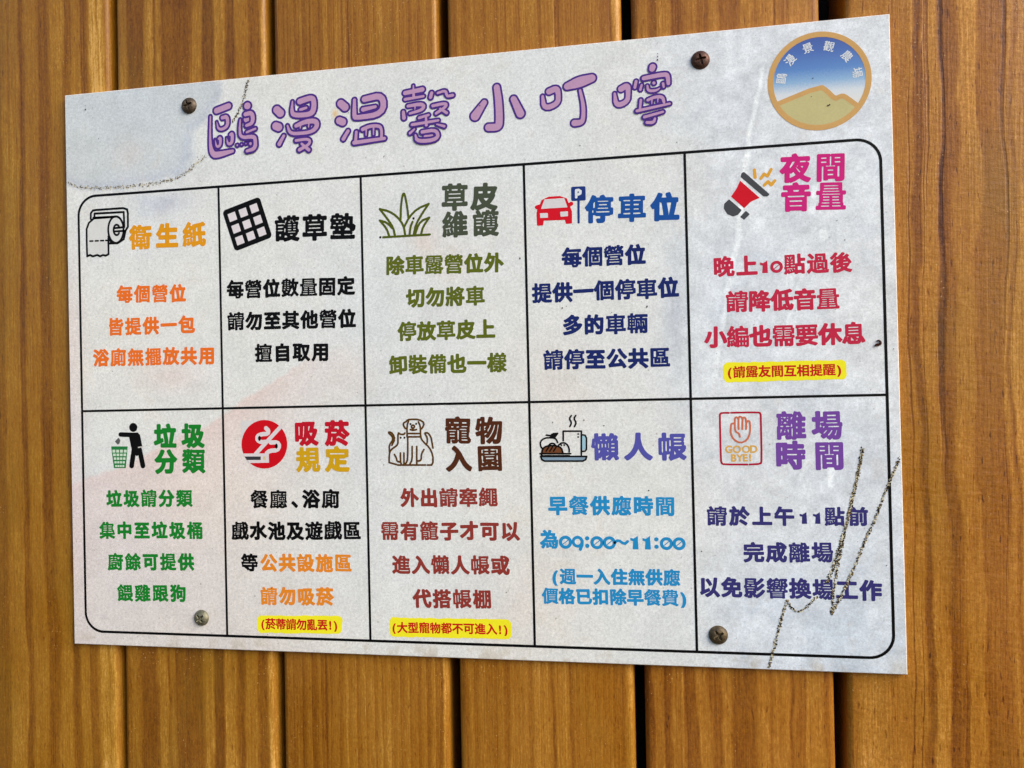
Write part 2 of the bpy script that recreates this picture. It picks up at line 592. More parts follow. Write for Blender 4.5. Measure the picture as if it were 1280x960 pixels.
m_paper, t_, b_ = new_mat('printed_paper_laminate')
n_ = N(t_)
tc_ = n_.node('ShaderNodeTexCoord').outputs['Object']
at = n_.node('ShaderNodeAttribute', attribute_name='print')
fa = n_.noise(tc_, 680, 4, 0.78)
fb = n_.noise(n_.mapping(tc_, (1, 1, 1), (3, 1, 7)), 1500, 2, 0.6)
k_ = n_.math('ADD', n_.math('MULTIPLY', fa, 0.92), n_.math('MULTIPLY', fb, 0.46))
k_ = n_.math('ADD', k_, 0.30)
cc = n_.mix(1.0, at.outputs['Color'], k_, 'MULTIPLY')
sp = n_.noise(n_.mapping(tc_, (1, 1, 1), (9, 4, 2)), 700, 0.0)
sm_ = n_.ramp(sp, [(0.0, 1.0), (0.15, 0.9), (0.20, 0.0), (1.0, 0.0)])
cc = n_.mix(n_.math('MULTIPLY', sm_, 0.5), cc, lin((120, 104, 86)) + (1,))
n_.link(cc, b_.inputs['Base Color'])
b_.inputs['Roughness'].default_value = 0.40
b_.inputs['Specular IOR Level'].default_value = 0.30
bp = n_.node('ShaderNodeBump')
bp.inputs['Strength'].default_value = 0.10
bp.inputs['Distance'].default_value = 0.0002
n_.link(n_.noise(tc_, 300, 3), bp.inputs['Height'])
n_.link(bp.outputs[0], b_.inputs['Normal'])

m_edge, t_, b_ = new_mat('white_plastic_edge')
n_ = N(t_)
f_ = n_.noise(n_.node('ShaderNodeTexCoord').outputs['Object'], 300, 3)
n_.link(n_.ramp(f_, [(0.3, lin((205, 196, 186))), (0.7, lin((236, 230, 224)))]), b_.inputs['Base Color'])
b_.inputs['Roughness'].default_value = 0.5

mb = MB()
vs = [B(u, v, 0) for u, v in zip(UU.ravel(), VV.ravel())]
fs = []
for j in range(NY - 1):
    for i in range(NX - 1):
        a = j * NX + i
        fs.append((a, a + 1, a + 1 + NX, a + NX))
mb.mesh(vs, fs, m_paper)
g = 0.35
ring0 = [(0, 0), (BW, 0), (BW, BH), (0, BH)]
ring1 = [(-g, -g), (BW + g, -g), (BW + g, BH + g), (-g, BH + g)]
vs = [B(u, v, 0) for u, v in ring0] + [B(u, v, -g) for u, v in ring1] + [B(u, v, -BT) for u, v in ring1]
fs = []
for i in range(4):
    j = (i + 1) % 4
    fs += [(i, 4 + i, 4 + j, j), (4 + i, 8 + i, 8 + j, 4 + j)]
fs.append((8, 11, 10, 9))
mb.mesh(vs, fs, m_edge)
panel = mb.build('panel', board)
ca = panel.data.color_attributes.new('print', 'FLOAT_COLOR', 'POINT')
arr = np.ones((len(panel.data.vertices), 4), np.float32)
arr[:NX * NY, :3] = wl.reshape(-1, 3)
ca.data.foreach_set('color', arr.ravel())

# ------------------------------------------------------------------ print shapes: filled outlines from distance fields
def fill_field(F, x0, y0, h):
    """polygons covering F < 0"""
    ny, nx = F.shape
    ins = F < 0
    cnt = ins[:-1, :-1].astype(int) + ins[:-1, 1:] + ins[1:, :-1] + ins[1:, 1:]
    polys = []
    for j in range(ny - 1):
        row = cnt[j]
        if not row.any():
            continue
        full = np.flatnonzero(row == 4)
        if len(full):
            br = np.flatnonzero(np.diff(full) > 1)
            st = np.r_[full[0], full[br + 1]]
            en = np.r_[full[br], full[-1]]
            for a, b in zip(st, en):
                polys.append([(x0 + a * h, y0 + j * h), (x0 + (b + 1) * h, y0 + j * h), (x0 + (b + 1) * h, y0 + (j + 1) * h), (x0 + a * h, y0 + (j + 1) * h)])
        for i in np.flatnonzero((row > 0) & (row < 4)):
            q = ((i, j), (i + 1, j), (i + 1, j + 1), (i, j + 1))
            f = [F[b, a] for a, b in q]
            pl = []
            for k in range(4):
                fa, fb = f[k], f[(k + 1) % 4]
                a, b = q[k], q[(k + 1) % 4]
                if fa < 0:
                    pl.append((x0 + a[0] * h, y0 + a[1] * h))
                if (fa < 0) != (fb < 0):
                    t = fa / (fa - fb)
                    pl.append((x0 + (a[0] + t * (b[0] - a[0])) * h, y0 + (a[1] + t * (b[1] - a[1])) * h))
            if len(pl) > 2:
                polys.append(pl)
    return polys


def blob(mb, fn, pts, margin, mat, h=0.12, z=0.06):
    """fill fn(U,V) < 0 around the points (board mm)"""
    a = np.array(pts)
    x0, y0 = a.min(0) - margin
    x1, y1 = a.max(0) + margin
    X, Y = np.meshgrid(np.arange(x0, x1 + h, h), np.arange(y0, y1 + h, h))
    for pl in fill_field(fn(X, Y), x0, y0, h):
        mb.poly([B(u, v, z) for u, v in pl], mat)


def smooth_pts(pts, n=2):
    """Chaikin: round a traced line's corners, ends kept"""
    p = [np.array(q, float) for q in pts]
    for _ in range(n):
        if len(p) < 3:
            break
        o = [p[0]]
        for a, b in zip(p[:-1], p[1:]):
            o += [a * 0.75 + b * 0.25, a * 0.25 + b * 0.75]
        o.append(p[-1])
        p = o
    return p


def strokes(mb, crop, lines, r_px, mat, z=0.06, rnd=1, h=0.12):
    """lines traced in an enlarged detail, drawn with a round pen of radius r_px there"""
    r = crop.mm(r_px, *lines[0][0]) * 1.14
    chains = []
    for ln in lines:
        chains.append([crop(*q) for q in smooth_pts(ln, rnd)])
    allp = [q for c in chains for q in c]

    def fn(U, V):
        d = np.full(U.shape, 1e9)
        for c in chains:
            d = np.minimum(d, chain_dist(U, V, c, [r] * len(c)))
        return d
    blob(mb, fn, allp, r + 0.5, mat, h, z)


def area(mb, crop, pts, mat, z=0.06, round_px=0.0, rnd=0, h=0.12):
    q = pts
    if rnd:
        q = smooth_pts(list(pts) + [pts[0]], rnd)
    q = [crop(*p) for p in q]
    r = crop.mm(round_px, *pts[0]) if round_px else 0.0
    blob(mb, lambda U, V: poly_dist(U, V, q) - r, q, r + 0.5, mat, h, z)


def ell(cx, cy, rx, ry, n=40, a0=0, a1=360):
    return [(cx + rx * math.cos(math.radians(a0 + (a1 - a0) * i / n)), cy + ry * math.sin(math.radians(a0 + (a1 - a0) * i / n))) for i in range(n + 1)]


# ------------------------------------------------------------------ lettering
fcu = bpy.data.curves.new('lettering', 'FONT')
fob = bpy.data.objects.new('lettering', fcu)
COL.objects.link(fob)
GL = {}
GN, GX0, GY0, GH = 88, -0.06, -0.20, 1.16 / 88


def custom_digit(ch, X, Y):
    """the notice's low old-style figures"""
    if ch == '0':
        r = np.abs(np.hypot((X - .5) / 1.0, (Y - .27)) - 0.225) - 0.060
        return np.minimum(r, chain_dist(X, Y, [(.40, .19), (.60, .35)], [.008, .008]))
    if ch == '1':
        return np.minimum(poly_dist(X, Y, [(.38, .0), (.62, .0), (.60, .58), (.42, .46), (.28, .50), (.28, .41), (.41, .36)]), 9)
    if ch == '9':
        r = np.abs(np.hypot(X - .5, Y - .30) - 0.20) - 0.055
        return np.minimum(r, chain_dist(X, Y, [(.71, .34), (.70, .16), (.62, -.04)], [.055, .06, .06]))
    if ch == ':':
        return np.minimum(np.hypot(X - .5, Y - .12), np.hypot(X - .5, Y - .46)) - 0.085
    if ch == '~':
        return chain_dist(X, Y, [(.22, .28), (.33, .38), (.45, .36), (.56, .27), (.68, .24), (.80, .34)], [.05] * 6)


def glyph(ch, plain=False):
    """signed distance grid of a character, em units, with its ink extent"""
    key = (ch, plain)
    if key in GL:
        return GL[key]
    xs = GX0 + GH * np.arange(GN + 1)
    ys = GY0 + GH * np.arange(GN + 1)
    X, Y = np.meshgrid(xs, ys)
    if ch in '019:~' and not plain:
        D = custom_digit(ch, X, Y)
    else:
        fcu.body = ch
        bpy.context.view_layer.update()
        ev = fob.evaluated_get(bpy.context.evaluated_depsgraph_get())
        me = ev.to_mesh()
        co = np.array([v.co[:2] for v in me.vertices])
        use = {}
        for p in me.polygons:
            for e in p.edge_keys:
                use[e] = use.get(e, 0) + 1
        seg = np.array([(co[a], co[b]) for (a, b), k in use.items() if k == 1])
        ev.to_mesh_clear()
        A, Bq = seg[:, 0], seg[:, 1]
        pts = np.c_[X.ravel(), Y.ravel()]
        ab = Bq - A
        L2 = (ab ** 2).sum(1) + 1e-12
        ap = pts[:, None, :] - A[None]
        t = np.clip((ap * ab[None]).sum(2) / L2, 0, 1)
        dist = np.sqrt(((ap - t[..., None] * ab[None]) ** 2).sum(2)).min(1)
        px, py = pts[:, 0:1], pts[:, 1:2]
        cr = ((A[None, :, 1] > py) != (Bq[None, :, 1] > py))
        with np.errstate(divide='ignore', invalid='ignore'):
            xi = (Bq[None, :, 0] - A[None, :, 0]) * (py - A[None, :, 1]) / (Bq[None, :, 1] - A[None, :, 1]) + A[None, :, 0]
        ins = (cr & (px < xi)).sum(1) % 2 == 1
        D = np.where(ins, -dist, dist).reshape(X.shape)
    # room to the next stroke: fattening must leave the gaps of dense characters open
    gap = np.maximum(D, 0)
    for _ in range(6):
        g2 = gap.copy()
        g2[1:] = np.maximum(g2[1:], gap[:-1])
        g2[:-1] = np.maximum(g2[:-1], gap[1:])
        g3 = g2.copy()
        g3[:, 1:] = np.maximum(g3[:, 1:], g2[:, :-1])
        g3[:, :-1] = np.maximum(g3[:, :-1], g2[:, 1:])
        gap = g3
    for _ in range(3):
        gp = np.pad(gap, 1, mode='edge')
        gap = (gp[1:-1, 1:-1] * 2 + gp[:-2, 1:-1] + gp[2:, 1:-1] + gp[1:-1, :-2] + gp[1:-1, 2:]) / 6
    inkm = D < 0
    cx = np.flatnonzero(inkm.any(0))
    cy = np.flatnonzero(inkm.any(1))
    ext = (xs[cx[0]], xs[cx[-1]], ys[cy[0]], ys[cy[-1]])
    GL[key] = (D, ext, (gap, float(inkm.mean())))
    return GL[key]


def put_glyph(mb, ch, cu, cv, em, mat, fat, z=0.06, rot=0.0, plain=False, centre=None, sx=1.0):
    D, ext, dens = glyph(ch, plain)
    gap, part = dens
    fe = fat * min(1.0, max(0.58, 1.45 - 2.3 * part))        # dense characters are drawn a little lighter
    f = np.minimum(fe, np.maximum(0.42 * gap, gap - 0.019))
    if ch in '019~:' and not plain:
        f = 0.012
    ox, oy = centre if centre else (0.5, 0.38)
    ca_, sa_ = math.cos(rot), math.sin(rot)
    for pl in fill_field(D - f, GX0, GY0, GH):
        q = []
        for x, y in pl:
            a, b = (x - ox) * em * sx, (y - oy) * em
            q.append(B(cu + a * ca_ - b * sa_, cv + a * sa_ + b * ca_, z))
        mb.poly(q, mat)


ADV = {'(': .5, ')': .5, '!': .5, '、': .7}


def text_row(mb, text, left, right, h_px, mat, fat=0.026, z=0.06, jitter=0.018):
    """one row of characters between two photo points (its ink's left and right end, mid-height)"""
    a, b = P(*left), P(*right)
    sc = np.linalg.norm(P((left[0] + right[0]) / 2, left[1] + 5) - P((left[0] + right[0]) / 2, left[1] - 5)) / 10
    hm = h_px * sc
    em = hm / 0.95
    d = b - a
    W = np.linalg.norm(d)
    ang = math.atan2(d[1], d[0])
    info = [glyph(c) for c in text]
    cen = []
    for c, (D, e, k) in zip(text, info):
        cen.append(((e[0] + e[1]) / 2, 0.38) if c in ADV else (0.5, 0.38))
    hw0 = (cen[0][0] - info[0][1][0]) * em
    hw1 = (info[-1][1][1] - cen[-1][0]) * em
    pos, s = [], 0.0
    for i, c in enumerate(text):
        wd = ADV.get(c, 1.0)
        s += wd / 2
        pos.append(s)
        s += wd / 2
    span = pos[-1] - pos[0]
    pitch = (W - hw0 - hw1) / span if span else 0
    for i, c in enumerate(text):
        t = hw0 + (pos[i] - pos[0]) * pitch
        q = a + d / W * t
        wd = min(1.0, pitch / em / 0.98) if span else 1.0
        put_glyph(mb, c, q[0], q[1] + random.uniform(-.012, .012) * em, em, mat, fat, z, ang + random.uniform(-jitter, jitter), centre=cen[i], sx=wd)


def tokens(mb, toks, crop, y0, y1, x_span, h_px, mat, fat=0.026, z=0.06):
    """characters at measured centres; y runs from y0 to y1 over x_span"""
    for ch, x in toks:
        y = y0 + (y1 - y0) * (x - x_span[0]) / (x_span[1] - x_span[0])
        q = crop(x, y)
        em = crop.mm(h_px, x, y) / 0.95
        D, e, k = glyph(ch)
        cc_ = ((e[0] + e[1]) / 2, 0.38) if ch in '019:~()、!' else (0.5, 0.38)
        put_glyph(mb, ch, q[0], q[1], em, mat, fat, z, random.uniform(-.012, .012), centre=cc_)


C = lambda *rgb: ink(tuple(rgb))
BLACK = C(12, 11, 12)
FULL = Crop(0, 0, 1.0)

# --- ruled frame with ten cells
mb = MB()
L, R_, T_, Bm, RAD, LW = 7.0, 414.9, 241.4, 6.8, 10.5, 0.66


def rrect(U, V):
    cx, cy = (L + R_) / 2, (T_ + Bm) / 2
    qx, qy = np.abs(U - cx) - (R_ - L) / 2 + RAD, np.abs(V - cy) - (T_ - Bm) / 2 + RAD
    return np.hypot(np.maximum(qx, 0), np.maximum(qy, 0)) + np.minimum(np.maximum(qx, qy), 0) - RAD


def ring_strip(rad_off):
    pts = []
    for cx, cy, a0 in ((L + RAD, Bm + RAD, 180), (R_ - RAD, Bm + RAD, 270), (R_ - RAD, T_ - RAD, 0), (L + RAD, T_ - RAD, 90)):
        for i in range(13):
            a = math.radians(a0 + 90 * i / 12)
            pts.append((cx + (RAD + rad_off) * math.cos(a), cy + (RAD + rad_off) * math.sin(a)))
    return pts


o_, i_ = ring_strip(LW), ring_strip(-LW)
for k in range(len(o_)):
    k2 = (k + 1) % len(o_)
    mb.poly([B(*o_[k], .06), B(*o_[k2], .06), B(*i_[k2], .06), B(*i_[k], .06)], BLACK)


def bar(u0, v0, u1, v1, z):
    mb.poly([B(u0, v0, z), B(u1, v0, z), B(u1, v1, z), B(u0, v1, z)], BLACK)


COLX = [89.6, 167.9, 251.6, 328.4]
bar(L, 125.35 - LW * .9, R_, 125.35 + LW * .9, .07)
for x in COLX:
    bar(x - LW * .9, Bm, x + LW * .9, T_, .08)
mb.build('ruled_frame', board)

# --- headings and text rows: (part label, colour, fatness, rows)
def rows_part(name, rows_, parent=board, label=None, fat=0.026, z=0.06):
    m_ = MB()
    for text, l, r, h, col in rows_:
        text_row(m_, text, l, r, h, C(*col), fat, z)
    o = m_.build(name, parent)
    if label:
        o['label'] = label
    return o


AMB, BLK, OLV, GRY, BLU, NAV = (236, 158, 24), (12, 11, 12), (98, 108, 28), (76, 84, 66), (28, 84, 162), (28, 42, 106)
MAG, CRI, GRN, RED, GLD, BRN = (214, 38, 128), (202, 42, 72), (26, 132, 44), (200, 24, 44), (218, 168, 24), (86, 44, 24)
RUS, VIO, SKY_, PUR, IND, ORG, ORG2, NOTE = (150, 58, 50), (88, 88, 174), (38, 146, 204), (122, 74, 164), (58, 54, 118), (246, 118, 38), (240, 142, 40), (206, 28, 26)

HF = 0.056
rows_part('heading', [('衛生紙', (162.5, 297), (256, 292.3), 29, AMB)], label='amber heading in the toilet paper cell', fat=HF)
rows_part('heading', [('護草墊', (345, 285.8), (443, 282), 31, BLK)], label='black heading beside the grid mat icon', fat=HF)
rows_part('heading', [('草皮', (554, 246.7), (620.5, 245), 32, GRY), ('維護', (554.5, 281), (621.7, 278.4), 31, GRY)], label='two row dark olive grey heading beside the grass icon', fat=HF)
rows_part('heading', [('停車位', (733.4, 262.4), (847.5, 257.5), 33, BLU)], label='blue heading beside the car icon', fat=HF)
rows_part('heading', [('夜間', (976.6, 210.5), (1054, 208), 34, MAG), ('音量', (978.4, 247), (1056, 244.4), 34, MAG)], label='two row magenta heading beside the megaphone icon', fat=HF)
rows_part('heading', [('垃圾', (194, 545), (254, 544.4), 29, GRN), ('分類', (195.2, 576.7), (255.2, 576), 29, GRN)], label='two row green heading beside the litter bin icon', fat=HF)
rows_part('heading', [('吸菸', (370.5, 541.6), (435.3, 541), 30, RED), ('規定', (371.7, 574.5), (435.3, 574), 30, GLD)], label='red and gold heading beside the round smoking icon', fat=HF)
rows_part('heading', [('寵物', (558, 538), (626, 538), 32, BRN), ('入園', (559, 573), (625.6, 571.8), 31, BRN)], label='two row brown heading beside the dog and cat icon', fat=HF)
rows_part('heading', [('懶人帳', (740.8, 558.8), (856, 558.2), 32.5, VIO)], label='blue violet heading beside the breakfast icon', fat=HF)
rows_part('heading', [('離場', (972.3, 532), (1051, 531.6), 34, PUR), ('時間', (972.3, 569), (1052.4, 569), 34, PUR)], label='two row purple heading beside the hand icon', fat=HF)

LINES = [
    ('每個營位', (147, 368), (231.5, 366), 21, ORG), ('皆提供一包', (137.5, 408.5), (242.7, 405), 21, ORG), ('浴廁無擺放共用', (117.5, 447.4), (266.4, 444), 21, ORG),
    ('每營位數量固定', (284.6, 362), (442.7, 357), 22, BLK), ('請勿至其他營位', (285.3, 402), (444, 397.5), 22, BLK), ('擅自取用', (319.7, 441.2), (409, 439.4), 22, BLK),
    ('除車露營位外', (484.3, 332), (628.3, 328), 23, OLV), ('切勿將車', (508.7, 372.4), (604.6, 369.3), 23, OLV), ('停放草皮上', (498.4, 414.7), (617.7, 410.6), 23, OLV), ('卸裝備也一樣', (487.7, 456.6), (632, 452.5), 23, OLV),
    ('每個營位', (703.3, 322), (806, 318), 24, NAV), ('提供一個停車位', (666, 366.6), (847.3, 359), 24, NAV), ('多的車輛', (705.3, 406.5), (808.4, 404), 24, NAV), ('請停至公共區', (680.6, 450), (836, 446.7), 24, NAV),
    ('請降低音量', (908.8, 377.2), (1048, 372.8), 25.5, CRI), ('小編也需要休息', (882, 421.8), (1080, 416.2), 26, CRI),
    ('垃圾請分類', (134, 623.4), (239.6, 622.4), 20.5, GRN), ('集中至垃圾桶', (125.4, 662.8), (252, 662.8), 20.5, GRN), ('廚餘可提供', (135.7, 702.3), (241.6, 702.3), 20.5, GRN), ('餵雞跟狗', (147.7, 741), (231.3, 741.8), 20.5, GRN),
    ('戲水池及遊戲區', (290.4, 663.5), (449.5, 663), 22, BLK), ('請勿吸菸', (326.8, 745), (416.2, 745.5), 21.5, ORG2),
    ('外出請牽繩', (501.8, 622.3), (621, 621.3), 22.5, RUS), ('需有籠子才可以', (477.8, 663.3), (648.3, 663.6), 22.5, RUS), ('進入懶人帳或', (491.2, 705.6), (636, 706.3), 22.5, RUS), ('代搭帳棚', (517, 748), (612.5, 748.6), 22.5, RUS),
    ('早餐供應時間', (686.7, 631.6), (841.7, 632.5), 23, SKY_), ('(週一入住無供應', (691.7, 720), (849, 722), 19.5, SKY_), ('價格已扣除早餐費)', (678.3, 744.7), (856.7, 747.6), 19.5, SKY_),
    ('完成離場', (930.7, 690), (1040, 690.5), 24, IND), ('以免影響換場工作', (876.5, 733.2), (1101, 738), 24.5, IND),
]
for row in LINES:
    rows_part('text_line', [row], fat=0.050)

m_ = MB()
text_row(m_, '餐廳、浴廁', (314.4, 624), (423, 623), 22, BLACK, 0.050)
m_.build('text_line', board)
m_ = MB()
text_row(m_, '等', (302.7, 703), (322, 703), 21, BLACK, 0.050)
text_row(m_, '公共設施區', (326.8, 703.3), (438.2, 704), 21.5, C(*ORG2), 0.050)
m_.build('text_line', board)
c6 = Crop(840, 315, 2.909)
m_ = MB()
tokens(m_, [('晚', 188), ('上', 272), ('1', 334), ('0', 380), ('點', 446), ('過', 530), ('後', 614)], c6, 54, 36, (150, 652), 74, C(*CRI), 0.050)
m_.build('text_line', board)
c7 = Crop(670, 610, 6.0)
m_ = MB()
tokens(m_, [('為', 100)], c7, 384, 384, (0, 1), 132, C(*SKY_), 0.050)
tokens(m_, [('0', 221), ('9', 313), (':', 384), ('0', 457), ('0', 550), ('~', 640), ('1', 737), ('1', 829), (':', 903), ('0', 978), ('0', 1073)], c7, 388, 400, (221, 1073), 158, C(*SKY_))
m_.build('text_line', board)
c8 = Crop(870, 540, 3.097)
m_ = MB()
tokens(m_, [('請', 81), ('於', 168), ('上', 256), ('午', 342), ('1', 415), ('1', 467), ('點', 537), ('前', 628)], c8, 325, 327, (45, 665), 74, C(*IND), 0.050)
m_.build('text_line', board)


# --- notes on yellow marker strokes
def note(text, l, r, h, box):
    m1 = MB()
    q = [P(*p) for p in box]
    rr = 2.3
    cen = sum(q) / 4
    q = [p + (cen - p) * np.array([rr / abs(cen[0] - p[0]), rr / abs(cen[1] - p[1])]) for p in q]

    def fn(U, V):
        return poly_dist(U, V, q) - rr + vnoise(U, V, 2.4, 17, 2) * 0.7
    blob(m1, fn, q, rr + 1, C(255, 244, 44), 0.2, 0.04)
    o = m1.build('note_highlight', board)
    rows_part('note_text', [(text, l, r, h, NOTE)], o, fat=0.036, z=0.07)


note('(請露友間互相提醒)', (910.5, 465), (1050.7, 461.8), 14.5, [(904.3, 453.5), (1058, 449.8), (1058.5, 474), (904.5, 478)])
note('(菸蒂請勿亂丟!)', (327.3, 779.5), (421, 781.3), 13.5, [(322, 769), (428, 770), (427.5, 792.5), (322, 791)])
note('(大型寵物都不可進入!)', (491.2, 784), (633.8, 786.6), 13.5, [(487, 771.6), (639.3, 774.5), (639.3, 799), (487, 795.7)])

# ------------------------------------------------------------------ title: fat rounded strokes, dark outline, mauve filling
TITLE = [
    ((250, 115), [
        [[(222, 250, 60), (380, 188, 60)]],
        [[(140, 328, 34), (134, 700, 40), (170, 835, 62), (245, 838, 62), (435, 788, 44)]],
        [[(300, 345, 46), (368, 325, 48), (372, 468, 44), (250, 512, 42), (225, 400, 28)]],
        [[(255, 625, 40), (275, 610, 44), (275, 715, 40), (222, 738, 40), (205, 635, 26)]],
        [[(410, 570, 42), (435, 555, 46), (432, 680, 45), (375, 702, 42), (358, 612, 26)]],
        [[(500, 712, 36)], [(558, 702, 34)], [(615, 690, 32)], [(678, 690, 44)]],
        [[(625, 368, 62)]],
        [[(610, 300, 50), (702, 275, 52), (712, 415, 48), (622, 450, 42)]],
        [[(636, 188, 66)]],
        [[(628, 540, 38), (742, 492, 38)]],
        [[(542, 372, 32), (532, 500, 40), (548, 618, 44), (725, 590, 50), (745, 650, 46), (742, 755, 50), (632, 790, 42)]],
    ]),
    ((330, 105), [
        [[(172, 345, 72), (218, 388, 74)]],
        [[(158, 562, 72), (195, 576, 74)]],
        [[(265, 692, 42), (205, 802, 50)]],
        [[(490, 345, 44), (565, 318, 40)]],
        [[(480, 235, 60), (640, 178, 58), (672, 230, 56), (662, 370, 60), (590, 412, 55), (400, 420, 55), (372, 370, 48), (382, 235, 34)]],
        [[(430, 560, 48), (560, 500, 54), (700, 492, 56), (712, 570, 54), (640, 640, 46), (480, 662, 46), (350, 662, 46), (316, 558, 36)], [(490, 540, 36), (486, 590, 32)], [(600, 520, 36), (598, 575, 32)]],
        [[(430, 755, 42), (605, 730, 42), (620, 800, 42), (475, 880, 46)], [(505, 800, 40), (600, 880, 46)]],
    ]),
    ((410, 100), [
        [[(172, 315, 72), (226, 362, 74)]],
        [[(153, 543, 70), (195, 560, 72)]],
        [[(268, 682, 46), (205, 788, 48)]],
        [[(470, 395, 52), (632, 358, 44)]],
        [[(355, 268, 44), (352, 485, 54), (372, 508, 54), (740, 452, 60), (738, 198, 64), (488, 258, 60)]],
        [[(465, 660, 48), (560, 615, 46), (690, 612, 46), (718, 665, 42), (715, 780, 42)], [(352, 838, 50), (755, 780, 44)], [(380, 695, 42), (370, 830, 45)], [(512, 660, 36), (510, 740, 32)], [(610, 640, 36), (608, 730, 32)]],
    ]),
    ((490, 95), [
        [[(175, 228, 52), (405, 180, 54)], [(285, 130, 34), (290, 280, 44)], [(175, 312, 44), (420, 270, 40)]],
        [[(152, 480, 44), (160, 560, 50)]],
        [[(215, 402, 44), (420, 368, 50), (422, 448, 45), (240, 500, 40)], [(310, 395, 36), (306, 450, 30)]],
        [[(530, 228, 46), (515, 285, 46)]],
        [[(612, 228, 40), (722, 192, 42), (730, 275, 42), (810, 258, 44)]],
        [[(545, 400, 44), (722, 362, 44), (725, 410, 44), (590, 500, 42)], [(645, 440, 40), (730, 492, 44)]],
        [[(300, 712, 36), (242, 765, 42)]],
        [[(600, 645, 34), (698, 672, 42)]],
        [[(365, 562, 42), (490, 522, 40)], [(272, 652, 44), (618, 595, 40)], [(455, 540, 38), (460, 655, 44)]],
        [[(440, 808, 40), (540, 795, 38)]],
        [[(405, 750, 46), (602, 718, 46), (622, 848, 48), (340, 880, 50), (315, 790, 36)]],
    ]),
    ((580, 90), [
        [[(270, 408, 60), (148, 588, 82)]],
        [[(437, 205, 64), (465, 400, 70), (474, 680, 72), (450, 738, 72), (328, 740, 70)]],
        [[(662, 362, 64), (752, 555, 76)]],
    ]),
    ((665, 80), [
        [[(228, 368, 64), (330, 322, 64), (352, 400, 56), (348, 530, 58), (162, 600, 60), (142, 432, 42)]],
        [[(642, 355, 42), (688, 560, 50), (684, 735, 52), (655, 782, 60), (568, 788, 66)]],
        [[(470, 300, 68), (630, 242, 98), (798, 190, 74)]],
    ]),
    ((755, 70), [
        [[(228, 440, 64), (318, 386, 62), (324, 500, 54), (312, 612, 56), (162, 668, 60), (142, 502, 40)]],
        [[(428, 340, 44), (412, 420, 44)]],
        [[(502, 388, 38), (485, 450, 42)]],
        [[(665, 362, 46)]],
        [[(578, 400, 38), (590, 470, 44), (700, 462, 42), (742, 430, 32)]],
        [[(788, 370, 42), (795, 415, 38)]],
        [[(530, 300, 52), (820, 240, 54), (852, 272, 52), (858, 368, 48)]],
        [[(648, 150, 66), (642, 175, 62)]],
        [[(585, 590, 44), (680, 548, 44), (780, 545, 48), (800, 620, 42)], [(440, 735, 44), (875, 638, 40)], [(492, 590, 42), (480, 710, 40)], [(640, 580, 34), (638, 640, 30)], [(720, 570, 34), (716, 620, 30)]],
        [[(680, 838, 40), (660, 892, 46), (572, 890, 44)]],
        [[(540, 818, 44), (785, 748, 40)]],
    ]),
]
m_out, m_fill = C(80, 50, 136), C(198, 156, 190)
mo, mf = MB(), MB()
for (ox, oy), groups in TITLE:
    cr = Crop(ox, oy, 10.667)
    for gi, grp in enumerate(groups):
        z = 0.06 + 0.036 * gi
        px1 = cr.mm(1, 480, 480)
        chains = []
        for ch in grp:
            p3 = smooth_pts(ch, 2)
            chains.append(([cr(q[0], q[1]) for q in p3], [q[2] * px1 for q in p3]))
        allp = [q for c, r in chains for q in c]
        mr = max(max(r) for c, r in chains)

        def fn(U, V, sh=0.0):
            d = np.full(U.shape, 1e9)
            for c, r in chains:
                d = np.minimum(d, chain_dist(U, V, c, r))
            return d + sh
        blob(mo, fn, allp, mr + 0.5, m_out, 0.14, z)
        wd = 25 * px1 if mr > 36 * px1 else 19 * px1
        blob(mf, lambda U, V: fn(U, V, wd), allp, mr + 0.5, m_fill, 0.14, z + 0.018)
ti = mf.build('title', board)
ti['label'] = 'large bubbly mauve title lettering with dark purple outline'
mo.build('title_outline', ti)

# ------------------------------------------------------------------ round emblem
ce = Crop(940, 20, 6.0)
cen = ce(503.5, 487.5)
rad = (np.linalg.norm(ce(892, 478) - ce(115, 497)) + np.linalg.norm(ce(503, 117) - ce(505, 858))) / 4
m_sky, t_, b_ = new_mat('printed_emblem_sky')
n_ = N(t_)
tc_ = n_.node('ShaderNodeTexCoord').outputs['Object']
sp_ = n_.node('ShaderNodeSeparateXYZ')
n_.link(tc_, sp_.inputs[0])
zz = sp_.outputs[2]
zb = (cen[1] - BH / 2) / 1000
t1 = n_.math('DIVIDE', n_.math('SUBTRACT', zz, zb - 0.4 * rad / 1000), 1.35 * rad / 1000)
fn_ = n_.noise(tc_, 1400, 2, 0.7)
t1 = n_.math('ADD', t1, n_.math('MULTIPLY', n_.math('SUBTRACT', fn_, 0.5), 0.14))
n_.link(n_.ramp(t1, [(0.0, lin((208, 208, 204))), (0.13, lin((200, 206, 210))), (0.30, lin((128, 164, 198))), (0.48, lin((76, 122, 182))), (0.75, lin((54, 92, 162))), (1.0, lin((44, 72, 146)))]), b_.inputs['Base Color'])
b_.inputs['Roughness'].default_value = 0.42
TAN, SAND = C(214, 168, 104), C(204, 194, 138)
me_ = MB()
blob(me_, lambda U, V: np.hypot(U - cen[0], V - cen[1]) - rad * 0.95, [cen], rad + 1, m_sky, 0.3, 0.04)
emblem = me_.build('emblem', board)
emblem['label'] = 'round emblem with blue sky, sand coloured hills and small white lettering'
ridge = [(100, 705), (190, 660), (512, 528), (560, 560), (622, 622), (650, 608), (680, 598), (705, 610), (800, 680)]
mp_ = [ce(*q) for q in ridge] + [ce(830, 900), ce(100, 900)]
mm_ = MB()
blob(mm_, lambda U, V: np.maximum(poly_dist(U, V, mp_), np.hypot(U - cen[0], V - cen[1]) - rad * .95), [cen], rad, SAND, 0.25, 0.06)
rl = [ce(*q) for q in smooth_pts(ridge, 1)]
